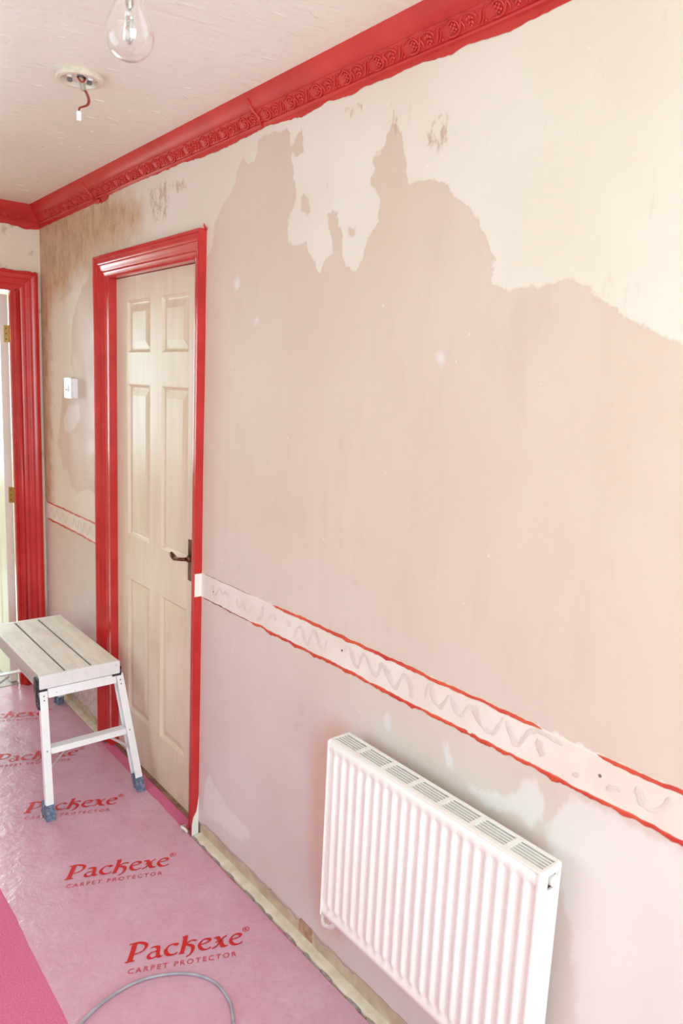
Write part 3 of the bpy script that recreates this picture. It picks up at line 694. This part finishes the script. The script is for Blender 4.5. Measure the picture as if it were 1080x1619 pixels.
# ------------------------------------------------------------------ cornice
CPF = [(-.062, .004), (-.060, -.002), (-.052, -.018), (-.044, -.029), (-.034, -.038), (-.031, -.0385), (-.029, -.042), (-.010, -.064), (-.0085, -.064), (-.0095, -.068), (-.0075, -.0715), (-.002, -.0735), (-.0012, -.0745)]
def cornice(name, frame, a0, a1, n, mitre):
    m = MB(); vs, fs = [], []; k = len(CPF)
    for i in range(n+1):
        for d, z in CPF:
            a = a0+(a1-a0)*i/n
            if i == n and mitre: a = a1+d
            w = 0.0012*fbm(a*3, d*20, z*20)
            vs.append(frame(a, d-w*.5, H+z+w))
    for i in range(n):
        for j in range(k-1): fs.append((i*k+j, i*k+j+1, (i+1)*k+j+1, (i+1)*k+j))
    m.add(vs, fs); return struct(m.build(name, 'red_cornice', smooth='auto'))
frR = lambda a, d, z: (d, a, z)
frF = lambda a, d, z: (a, YC+d, z)
co1 = tag(cornice('trim_5', frR, YB, YC, 120, True), 'red painted cornice with raised scrollwork along the right wall')
co2 = tag(cornice('trim_6', frF, XL, 0, 50, True), 'red painted cornice along the top of the far wall')
co3 = tag(cornice('trim_7', lambda a, d, z: (XL-d, a, z), YB, YC, 20, True), 'red painted cornice along the left wall')
cy_, cz_ = zip(*sorted(CEDGE))
ragged(YB, YC, H-.0735, 0, .0028, lambda a, z, h: (h-.0008, a, z), 'paint_edge', 'red_cornice', co1, 12, 560, lambda a: float(np.interp(a, cy_, cz_)))
ragged(XL, 0, H-.0735, 0, .004, lambda a, z, h: (a, YC+h-.0004, z), 'paint_edge', 'red_cornice', co2, 14, 160, lambda a: 2.290-0.01*math.exp(-((a+.06)/.05)**2))
# raised scroll motif, one pitch long; local u along the run, v down the frieze, w out of it
def motif():
    m = MB()
    def tb(P, r0, r1=None, n=6, dep=.0015):
        P = catmull([(a, b, dep) for a, b in P], 4); r1 = r1 or r0*.5
        m.tube(P, [r0+(r1-r0)*i/(len(P)-1) for i in range(len(P))], n)
    h = 0.034
    # round rosette framed by a ring
    cx, cv = 0.024, 0.018
    tb([(cx+.0135*math.cos(t), cv+.0145*math.sin(t)) for t in np.linspace(-2.5, 2.2, 12)], .0026, .0016)
    for a, b_, r in ((0, 0, .0042), (-.005, -.005, .0038), (.005, -.005, .0038), (-.0055, .004, .0036), (.0055, .004, .0036), (0, .0075, .003), (0, -.0085, .003)):
        m.blob((cx+a, cv+b_, .0012), r, r*1.1, .0036, 7, 4)
    # stem that swings from under the rosette over the leaf
    tb([(.008, .031), (.020, .0335), (.034, .029), (.042, .018), (.048, .007), (.058, .0025), (.070, .003), (.080, .0075), (.084, .014), (.080, .0175)], .0030, .0018)
    tb([(.047, .012), (.050, .022), (.0485, .031)], .0024, .0012)
    # leaf bunch under the arch
    for a, b_, rx, ry, an in ((.061, .013, .0035, .0065, .5), (.068, .011, .003, .006, 0), (.074, .014, .003, .0055, -.5), (.064, .022, .003, .006, .7), (.072, .022, .003, .0065, -.4), (.068, .028, .0026, .0045, 0.2)):
        m.blob((a, b_, .001), rx, ry, .0034, 7, 4, Matrix.Rotation(an, 3, 'Z'))
    # tendrils towards the next rosette
    tb([(.084, .030), (.092, .022), (.097, .011), (.104, .005), (.112, .004)], .0028, .0016)
    tb([(.092, .031), (.099, .024), (.104, .014)], .0022, .001)
    tb([(-.004, .008), (.004, .003), (.012, .0015), (.018, -.001)], .0022, .0012)
    m.blob((.090, .004, .001), .0035, .003, .003, 7, 4); m.blob((.102, .030, .001), .0035, .003, .003, 7, 4)
    return m
mo = motif(); mm = bpy.data.meshes.new('scroll_ornament'); mm.from_pydata([tuple(v) for v in mo.v], [], mo.f); mm.materials.append(M['red_cornice'])
mm.polygons.foreach_set('use_smooth', [True]*len(mm.polygons)); mm.validate()
bm = bmesh.new(); bm.from_mesh(mm); bmesh.ops.recalc_face_normals(bm, faces=bm.faces); bm.to_mesh(bm and mm); bm.free()
top = Vector((-.030, 0, H-.0405)); ndn = Vector((.020, 0, -.0245)).normalized(); nout = Vector((-ndn.z*-1, 0, 0))
nout = Vector((ndn.z, 0, -ndn.x))
PITCH = 0.1128
def place(parent, origin, eu, ev, ew):
    o = bpy.data.objects.new('scroll_ornament', mm); C.objects.link(o)
    mt = Matrix((eu, ev*0.92, ew)).transposed().to_4x4(); mt.translation = origin; o.parent = parent; o.matrix_local = mt
k = -8
while 1.134-.024+k*PITCH < YC-.16:
    y = 1.158+k*PITCH
    place(co1, Vector((top.x, y, top.z)), Vector((0, -1, 0)), ndn, nout); k += 1
for k in range(16):
    place(co2, Vector((-0.05-k*PITCH, YC+top.x, top.z)), Vector((-1, 0, 0)), Vector((0, ndn.x, ndn.z)), Vector((0, nout.x, nout.z)))
# plaster lumps where two lengths of cornice meet
for y, s in ((3.10, 1.2), (1.855, .8)):
    m = MB(); m.tube([(-.056, y, H-.016), (-.036, y+.004, H-.037), (-.020, y-.004, H-.055), (-.007, y, H-.073)], [.004*s, .005*s, .0045*s, .005*s], 8)
    if y > 3: m.blob((-.006, y-.03, H-.083), .006, .035, .009, 10, 6)
    m.build('joint_filler', 'red_cornice', co1, smooth=True)

# ------------------------------------------------------------------ light switch
t = empty('light_switch', (0, 3.367, 1.507)); tag(t, 'white surface-mounted light switch beside the far corner', 'switch')
m = MB(); m.box(-.027, -.0002, 3.324, 3.410, 1.507, 1.593, .002); m.build('back_box', M['white_plastic'], t, smooth='auto')
m = MB(); m.box(-.034, -.0272, 3.322, 3.412, 1.505, 1.595, .002); m.build('face_plate', M['white_plastic'], t, smooth='auto')
m = MB(); m.hexa([(-.0345, 3.355, 1.535), (-.034, 3.379, 1.535), (-.034, 3.379, 1.565), (-.0345, 3.355, 1.565)][:4], [(-.040, 3.356, 1.536), (-.040, 3.378, 1.536), (-.0365, 3.378, 1.564), (-.0365, 3.356, 1.564)])
m.build('rocker', M['white_plastic'], t)
m = MB(); m.box(-.0405, -.039, 3.360, 3.374, 1.541, 1.546); m.build('mark', 'grey_plastic', t)

# ------------------------------------------------------------------ radiator
RX0, RX1, RY0, RY1, RZ0, RZ1 = -.112, -.042, .690, 1.316, .272, .755
rad = empty('radiator', (-.076, 1.0, RZ0)); tag(rad, 'white ribbed panel radiator with slotted top grille on the pink wall', 'radiator')
def rib(y):
    ph = (1.288-y)/.0299; f = ph-round(ph)
    if ph < -.5 or ph > 19.5: return 0
    return max(0, math.cos(PI*f*1.55))**0.8 if abs(f) < .323 else 0
m = MB(); ys = np.linspace(RY0+.003, RY1-.003, 421); zs = [RZ0, RZ0+.006, RZ0+.020, RZ0+.030, RZ0+.040, RZ0+.048, .690, .712, .722, .730, .748, RZ1]; A = [0, 0, 0, .1, .7, 1, 1, 1, .75, 0, 0, 0]
vs, fs = [], []
for y in ys:
    for z, a in zip(zs, A):
        x = RX0+.0085-.0085*a*rib(y)
        if z == RZ1: x += .004
        if z == RZ0: x += .004
        if a == 0 and z not in (RZ0, RZ1): x = RX0+.003
        vs.append((x, y, z))
nz = len(zs)
for i in range(len(ys)-1):
    for j in range(nz-1): fs.append((i*nz+j, i*nz+j+1, (i+1)*nz+j+1, (i+1)*nz+j))
m.add(vs, fs); m.build('front_panel', 'rad', rad, smooth=True)
m = MB(); m.box(RX1-.010, RX1, RY0+.003, RY1-.003, RZ0, RZ1-.003); m.build('rear_panel', 'rad', rad)
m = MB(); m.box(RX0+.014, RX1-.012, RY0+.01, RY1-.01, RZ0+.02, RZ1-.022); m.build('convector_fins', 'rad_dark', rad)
for (a, b_) in ((RY0-.001, RY0+.003), (RY1-.003, RY1+.001)):
    m = MB()
    if a < 1:
        yv0, yv1 = a, b_
        # side cover with an opening near the top for the air vent
        vz0, vz1, vx0, vx1 = .712, .742, -.082, -.050
        m.box(RX0+.001, vx0, yv0, yv1, RZ0+.002, RZ1); m.box(vx1, RX1, yv0, yv1, RZ0+.002, RZ1); m.box(vx0, vx1, yv0, yv1, RZ0+.002, vz0); m.box(vx0, vx1, yv0, yv1, vz1, RZ1)
    else: m.box(RX0+.001, RX1, a, b_, RZ0+.002, RZ1, .001)
    m.build('side_cover', 'rad', rad)
m = MB(); m.lathe([(0, -.009), (.006, -.009), (.0062, -.003), (.011, -.003), (.0115, .006)], (-.064, RY0, .727), 20, 'y'); tag(m.build('air_vent', 'rad', rad, smooth='auto'), 'round air vent plug')
m = MB(); m.box(-.083, -.049, RY0+.004, RY0+.0045, .711, .743); m.build('vent_recess', 'dark', rad)
g = MB(); g.box(RX0+.006, RX0+.020, RY0, RY1, RZ1-.002, RZ1+.0025, .001); g.box(RX1-.010, RX1, RY0, RY1, RZ1-.002, RZ1+.0025, .001)
n7 = 7; LG = (RY1-RY0)/n7
for k in range(n7+1):
    yy = RY0+k*LG; a, b_ = max(RY0, yy-.006), min(RY1, yy+.006)
    g.box(RX0+.020, RX1-.010, a, b_, RZ1-.002, RZ1+.0025)
gr = g.build('top_grille', 'rad', rad)
for k in range(n7):
    a, b_ = RY0+k*LG+.006, RY0+(k+1)*LG-.006; s = MB()
    for q in range(4):
        xc = RX0+.0240+q*.0085; s.box(xc-.00175+.002, xc+.0035, a, b_, RZ1-.0015, RZ1+.002)
    s.build('grille_bars', 'rad', gr)
m = MB(); m.box(-.041, -.0012, 1.330, 1.350, .22, .245); m.box(-.0035, -.0012, 1.328, 1.352, .20, .66); m.build('wall_bracket', 'rad', rad, smooth='auto')
m = MB(); m.tube(catmull([(-.004, 1.384, .268), (-.030, 1.384, .262), (-.040, 1.385, .245), (-.042, 1.385, .195), (-.046, 1.378, .179), (-.053, 1.358, .186), (-.060, 1.330, .204), (-.072, 1.305, .235), (-.076, 1.295, .285)], 4), .0065, 9)
m.build('pipe_tail', 'rad', rad, smooth=True)
m = MB(); m.box(-.034, -.0012, 1.374, 1.396, .262, .292, .003); m.build('pipe_clip', 'rad', rad, smooth='auto')
for yb in (RY0+.05, RY1-.07):
    m = MB(); m.box(-.042, -.0012, yb, yb+.02, .30, .33); m.box(-.0035, -.0012, yb, yb+.02, .31, .61); m.box(-.042, -.0012, yb, yb+.02, .60, .62); m.build('wall_bracket', 'rad', rad)

# ------------------------------------------------------------------ hop-up work platform
X0, X1, Y0, Y1, ZT = -.388, -.078, 2.682, 3.378, .502
wp = empty('work_platform', (-.22, 3.04, 0)); tag(wp, 'paint-splashed aluminium folding work platform standing before the doors', 'step platform')
# deck boards with two grooves between them
m = MB(); m.box(X0+.002, X1-.002, Y0+.01, Y1-.01, ZT-.03, ZT-.006); m.build('deck_tray', 'groove', wp)
bw = (X1-X0-.010)/3
for k in range(3):
    m = MB(); m.box(X0+.002+k*bw+(.0042 if k else 0), X0+.008+(k+1)*bw-(.0042+.006 if k < 2 else 0), Y0+.018, Y1-.014, ZT-.012, ZT, .0012); m.build('deck_board', 'alu_deck', wp)
m = MB(); m.box(X0, X1, Y0, Y0+.018, ZT-.050, ZT+.0005, .002); m.build('end_cap', 'alu', wp)
m = MB(); m.box(X0, X1, Y1-.014, Y1, ZT-.050, ZT+.0005, .002); m.build('end_cap', 'alu', wp)
for x in (X0, X1-.004):
    m = MB(); m.box(x, x+.004, Y0+.018, Y1-.014, ZT-.050, ZT-.001); m.box(x-.003 if x == X0 else x+.003, x+.001 if x == X0 else x+.007, Y0+.018, Y1-.014, ZT-.050, ZT-.042); m.build('side_rail', 'alu_side', wp)
def leg_frame(yt, yb, sgn):
    # U-frame of channel section, splayed; sgn = +1 for the frame nearest the camera (front face looks to -y)
    zt, zb = .448, .050
    def yy(z): return yt+(yb-yt)*(zt-z)/zt
    xl = lambda z, s: (-.225+s*(.155+.0285*(zt-z)/zt))
    d = .046*sgn
    def bar(m, s, w, dd0, dd1, z0=zb, z1=zt, off=0):
        # slanted bar: outer x edge at xl, width w inwards
        lo, hi = [], []
        for z, out in ((z0, lo), (z1, hi)):
            xo = xl(z, s)+s*.006; xi = xo-s*w; y_ = yy(z)
            out += [(xo, y_+dd0, z), (xi, y_+dd0, z), (xi, y_+dd1, z), (xo, y_+dd1, z)]
        m.hexa(lo, hi)
    for s in (-1, 1):
        m = MB(); wd = (.048 if s > 0 else .020)*sgn; bar(m, s, .028, 0, .003*sgn); bar(m, s, .0028, .003*sgn, wd)
        if s > 0: bar(m, s, .026, wd, wd+.003*sgn)
        lg = m.build('leg', 'alu', wp)
        f = MB(); 
        lo, hi = [], []
        for z, out in ((0.0015, lo), (zb+.004, hi)):
            xo = xl(z, s)+s*.008; xi = xo-s*.033; y_ = yy(z)
            out += [(xo, y_-.003*sgn, z), (xi, y_-.003*sgn, z), (xi, y_+.012*sgn, z), (xo, y_+.012*sgn, z)]
        f.hexa(lo, hi)
        lo, hi = [], []
        for z, out in ((0.0015, lo), (zb+.002, hi)):
            xo = xl(z, s)+s*.008; xi = xo-s*.029; y_ = yy(z)
            out += [(xo, y_+.034*sgn, z), (xi, y_+.024*sgn, z), (xi, y_+d+.005*sgn, z), (xo, y_+d+.005*sgn, z)]
        f.hexa(lo, hi); lo, hi = [], []
        for z, out in ((0.0015, lo), (.02, hi)):
            xo = xl(z, s)+s*.008; xi = xo-s*.006; y_ = yy(z)
            out += [(xo, y_+.010*sgn, z), (xi, y_+.010*sgn, z), (xi, y_+.036*sgn, z), (xo, y_+.036*sgn, z)]
        f.hexa(lo, hi)
        tag(f.build('foot', 'blue_foot', lg), 'slate grey plastic foot')
        for z in (.425, .410, .235):
            r = MB(); r.lathe([(0, -.0018*sgn), (.0025, -.0015*sgn), (.003, 0)], (xl(z, s)-s*.009, yy(z), z), 8, 'y'); r.build('rivet', 'grey_plastic', lg)
    m = MB(); y_ = yy(.44); x0, x1 = xl(.44, -1)+.024, xl(.44, 1)-.024
    m.hexa([(x0, yy(.416)+.0005*sgn, .416), (x1, yy(.416)+.0005*sgn, .416), (x1, yy(.416)+.028*sgn, .416), (x0, yy(.416)+.028*sgn, .416)], [(x0, yy(.448)+.0005*sgn, .448), (x1, yy(.448)+.0005*sgn, .448), (x1, yy(.448)+.028*sgn, .448), (x0, yy(.448)+.028*sgn, .448)])
    m.build('top_rail', 'alu', wp)
    m = MB(); z0, z1 = .222, .242; x0, x1 = xl(.23, -1)-.004+.028, xl(.23, 1)+.004-.028
    m.hexa([(x0, yy(z0)+.0008*sgn, z0), (x1, yy(z0)+.0008*sgn, z0), (x1, yy(z0)+.034*sgn, z0+.016), (x0, yy(z0)+.034*sgn, z0+.016)], [(x0, yy(z1)+.0008*sgn, z1), (x1, yy(z1)+.0008*sgn, z1), (x1, yy(z1)+.034*sgn, z1+.002), (x0, yy(z1)+.034*sgn, z1+.002)])
    m.build('cross_bar', 'alu', wp)
    for s in (-1, 1):
        m = MB(); a = Vector((xl(.165, s)-s*.018, yy(.165)+.018*sgn, .165)); b2 = Vector((-.225+s*.072, yy(.226)+.026*sgn, .226))
        m.hexa([a+Vector((0, -.001, -.006)), a+Vector((0, .001, -.006)), a+Vector((0, .001, .006)), a+Vector((0, -.001, .006))], [b2+Vector((0, -.001, -.006)), b2+Vector((0, .001, -.006)), b2+Vector((0, .001, .006)), b2+Vector((0, -.001, .006))])
        m.build('brace', 'alu_side', wp)
leg_frame(2.688, 2.540, 1); leg_frame(3.372, 3.545, -1)
for x, s in ((X0, -1), (X1, 1)):
    for y, t_ in ((Y0, 1), (Y1, -1)):
        m = MB(); ya, yb = (y+.001, y+.030) if t_ > 0 else (y-.030, y-.001)
        tk = .013 if s < 0 else .007
        m.box(min(x+s*.001, x+s*tk), max(x+s*.001, x+s*tk), ya, yb, (ZT-.064 if s < 0 else ZT-.056), (ZT-.004 if s < 0 else ZT-.022), .003)
        m.box(min(x-s*.03, x+s*.006), max(x-s*.03, x+s*.006), ya+.002, yb-.004, ZT-.060, ZT-.0505)
        hb = m.build('hinge_bracket', 'black_plastic', wp, smooth='auto')
        l = MB()
        if s < 0 and t_ > 0: l.tube(catmull([(x-.008, y+.010, ZT-.058), (x-.011, y+.004, ZT-.085), (x-.010, y-.004, ZT-.108), (x-.004, y-.012, ZT-.122), (x-.003, y-.004, ZT-.105), (x-.004, y+.006, ZT-.08), (x-.006, y+.014, ZT-.058)], 4), .0035, 7)
        else: l.tube([(x+s*.008, (ya+yb)/2, ZT-.055), (x+s*.009, (ya+yb)/2-.002, ZT-.085)], [.004, .003], 7)
        l.build('locking_lever', 'black_plastic', hb, smooth=True)

# ------------------------------------------------------------------ cable on the floor
cp = [(-.90, 1.12), (-.82, 1.34), (-.73, 1.53), (-.617, 1.622), (-.521, 1.656), (-.434, 1.657), (-.341, 1.614), (-.290, 1.544), (-.287, 1.462), (-.313, 1.395), (-.36, 1.30), (-.45, 1.20), (-.62, 1.10), (-.74, 1.02)]
m = MB(); m.tube([(p.x, p.y, (film_z(p.x, p.y) if p.x > FXL else 0)+.0045) for p in catmull([(a, b_, 0) for a, b_ in cp], 8)], .0036, 10)
tag(m.build('cable', 'cable', smooth=True), 'grey cable lying in a loop on the pink floor, nearest the viewer', 'cable')

# ------------------------------------------------------------------ ceiling fittings
BX, BY, BZ = -.747, 1.016, 2.0585
pb = empty('pendant_bulb', (BX, BY, H)); tag(pb, 'bare clear glass light bulb hanging from the ceiling', 'light bulb')
prof = [(0.0005, -.0316)]+[(.0315*math.sin(a), -.0315*math.cos(a)) for a in np.linspace(.15, 1.95, 16)]+[(.0262, .0195), (.0222, .028), (.0182, .038), (.0155, .048), (.014, .058)]
inn = [(max(.0003, r-.0006), h*(1 if h > .03 else .98)) for r, h in prof]
m = MB(); m.lathe(prof+[(.0134, .058)]+inn[::-1], (BX, BY, BZ), 40); m.build('glass_envelope', 'glass', pb, smooth=True)
m = MB(); m.lathe([(.0004, -.014), (.0045, -.010), (.0055, -.002), (.0055, .016), (.004, .020), (.0004, .021)], (BX, BY, BZ+.002), 18); cap_ = m.build('inner_capsule', 'glass', pb, smooth=True)
m = MB()
for s in (-1, 1): m.tube([(BX+s*.003, BY, BZ+.060), (BX+s*.004, BY, BZ+.035), (BX+s*.003, BY, BZ+.022), (BX+s*.002, BY, BZ+.008)], .0006, 5)
m.tube([(BX, BY, BZ-.008), (BX+.001, BY, BZ), (BX-.001, BY, BZ+.006), (BX, BY, BZ+.014)], .0009, 6)
m.build('filament', 'chrome', pb)
m = MB(); m.lathe([(.0005, .030), (.004, .031), (.0055, .038), (.0045, .046), (.0095, .058)], (BX, BY, BZ), 16); m.build('stem', 'chrome', pb, smooth='auto')
m = MB(); m.lathe([(.0005, .055), (.0142, .055), (.0146, .060), (.0125, .064), (.0125, .082), (.0005, .084)], (BX, BY, BZ), 24); m.build('metal_cap', 'chrome', pb, smooth='auto')
m = MB(); m.lathe([(.0005, .078), (.018, .078), (.0185, .112), (.014, .125), (.006, .135), (.0005, .136)], (BX, BY, BZ), 24); m.build('lamp_holder', 'white_plastic', pb, smooth='auto')
m = MB(); m.tube([(BX, BY, BZ+.13), (BX, BY, H-.012)], .003, 8); m.build('flex', 'white_plastic', pb, smooth=True)
m = MB(); m.lathe([(.0005, -.028), (.012, -.028), (.034, -.018), (.038, 0)], (BX, BY, H), 28); m.build('ceiling_cap', 'white_plastic', pb, smooth='auto')

FX, FY = -.428, 2.078
cf = empty('ceiling_light_base', (FX, FY, H)); tag(cf, 'open white round ceiling fitting base with red and brown wires hanging out', 'light fitting')
m = MB(); m.lathe([(.058, 0), (.061, -.004), (.061, -.010), (.057, -.014), (.048, -.0145), (.046, -.010), (.044, -.004), (.0005, -.004)], (FX, FY, H), 48); m.build('base_plate', 'old_plastic', cf, smooth='auto')
for k, (a, r, sz) in enumerate(((.3, .030, .006), (1.2, .034, .007), (2.2, .030, .006), (3.4, .032, .006), (4.4, .034, .007), (5.4, .030, .006))):
    m = MB(); px, py = FX+r*math.cos(a), FY+r*math.sin(a); m.box(px-sz, px+sz, py-sz*.7, py+sz*.7, H-.013, H-.004, .0012); m.build('terminal', 'white_plastic' if k % 2 else 'grey_plastic', cf, smooth='auto')
m = MB(); m.lathe([(.0005, -.0055), (.011, -.0055), (.012, -.0045)], (FX+.004, FY, H), 16); m.build('cable_hole', 'dark', cf)
m = MB(); m.tube(catmull([(FX+.002, FY, H-.004), (FX+.006, FY, H-.018), (FX+.010, FY, H-.034)], 4), [.0065]*9, 10); m.build('cable_sheath', 'wire_grey', cf, smooth=True)
W1 = [(.008, .0, -.026), (.018, 0, -.040), (.024, .002, -.054), (.020, .002, -.066), (.008, 0, -.074), (-.002, 0, -.080), (-.004, 0, -.092)]
for k, (dx, dy, mat) in enumerate(((0, 0, 'wire_brown'), (.004, .002, 'wire_red'), (-.004, -.002, 'wire_brown'))):
    m = MB(); P = [(FX+a+dx*(1-i/7), FY+b_+dy*(1-i/7), H+c) for i, (a, b_, c) in enumerate(W1)]; m.tube(catmull(P, 4), .0017, 7); m.build('wire', mat, cf, smooth=True)
m = MB(); m.tube(catmull([(FX-.006, FY, H-.006), (FX+.001, FY-.006, H-.017), (FX+.010, FY-.004, H-.012), (FX+.014, FY, H-.006)], 4), .002, 7); m.build('wire', 'wire_red', cf, smooth=True)
m = MB(); m.box(FX-.0095, FX+.0015, FY-.005, FY+.005, H-.112, H-.088, .0015); tag(m.build('connector_block', 'white_plastic', cf, smooth='auto'), 'white connector block')
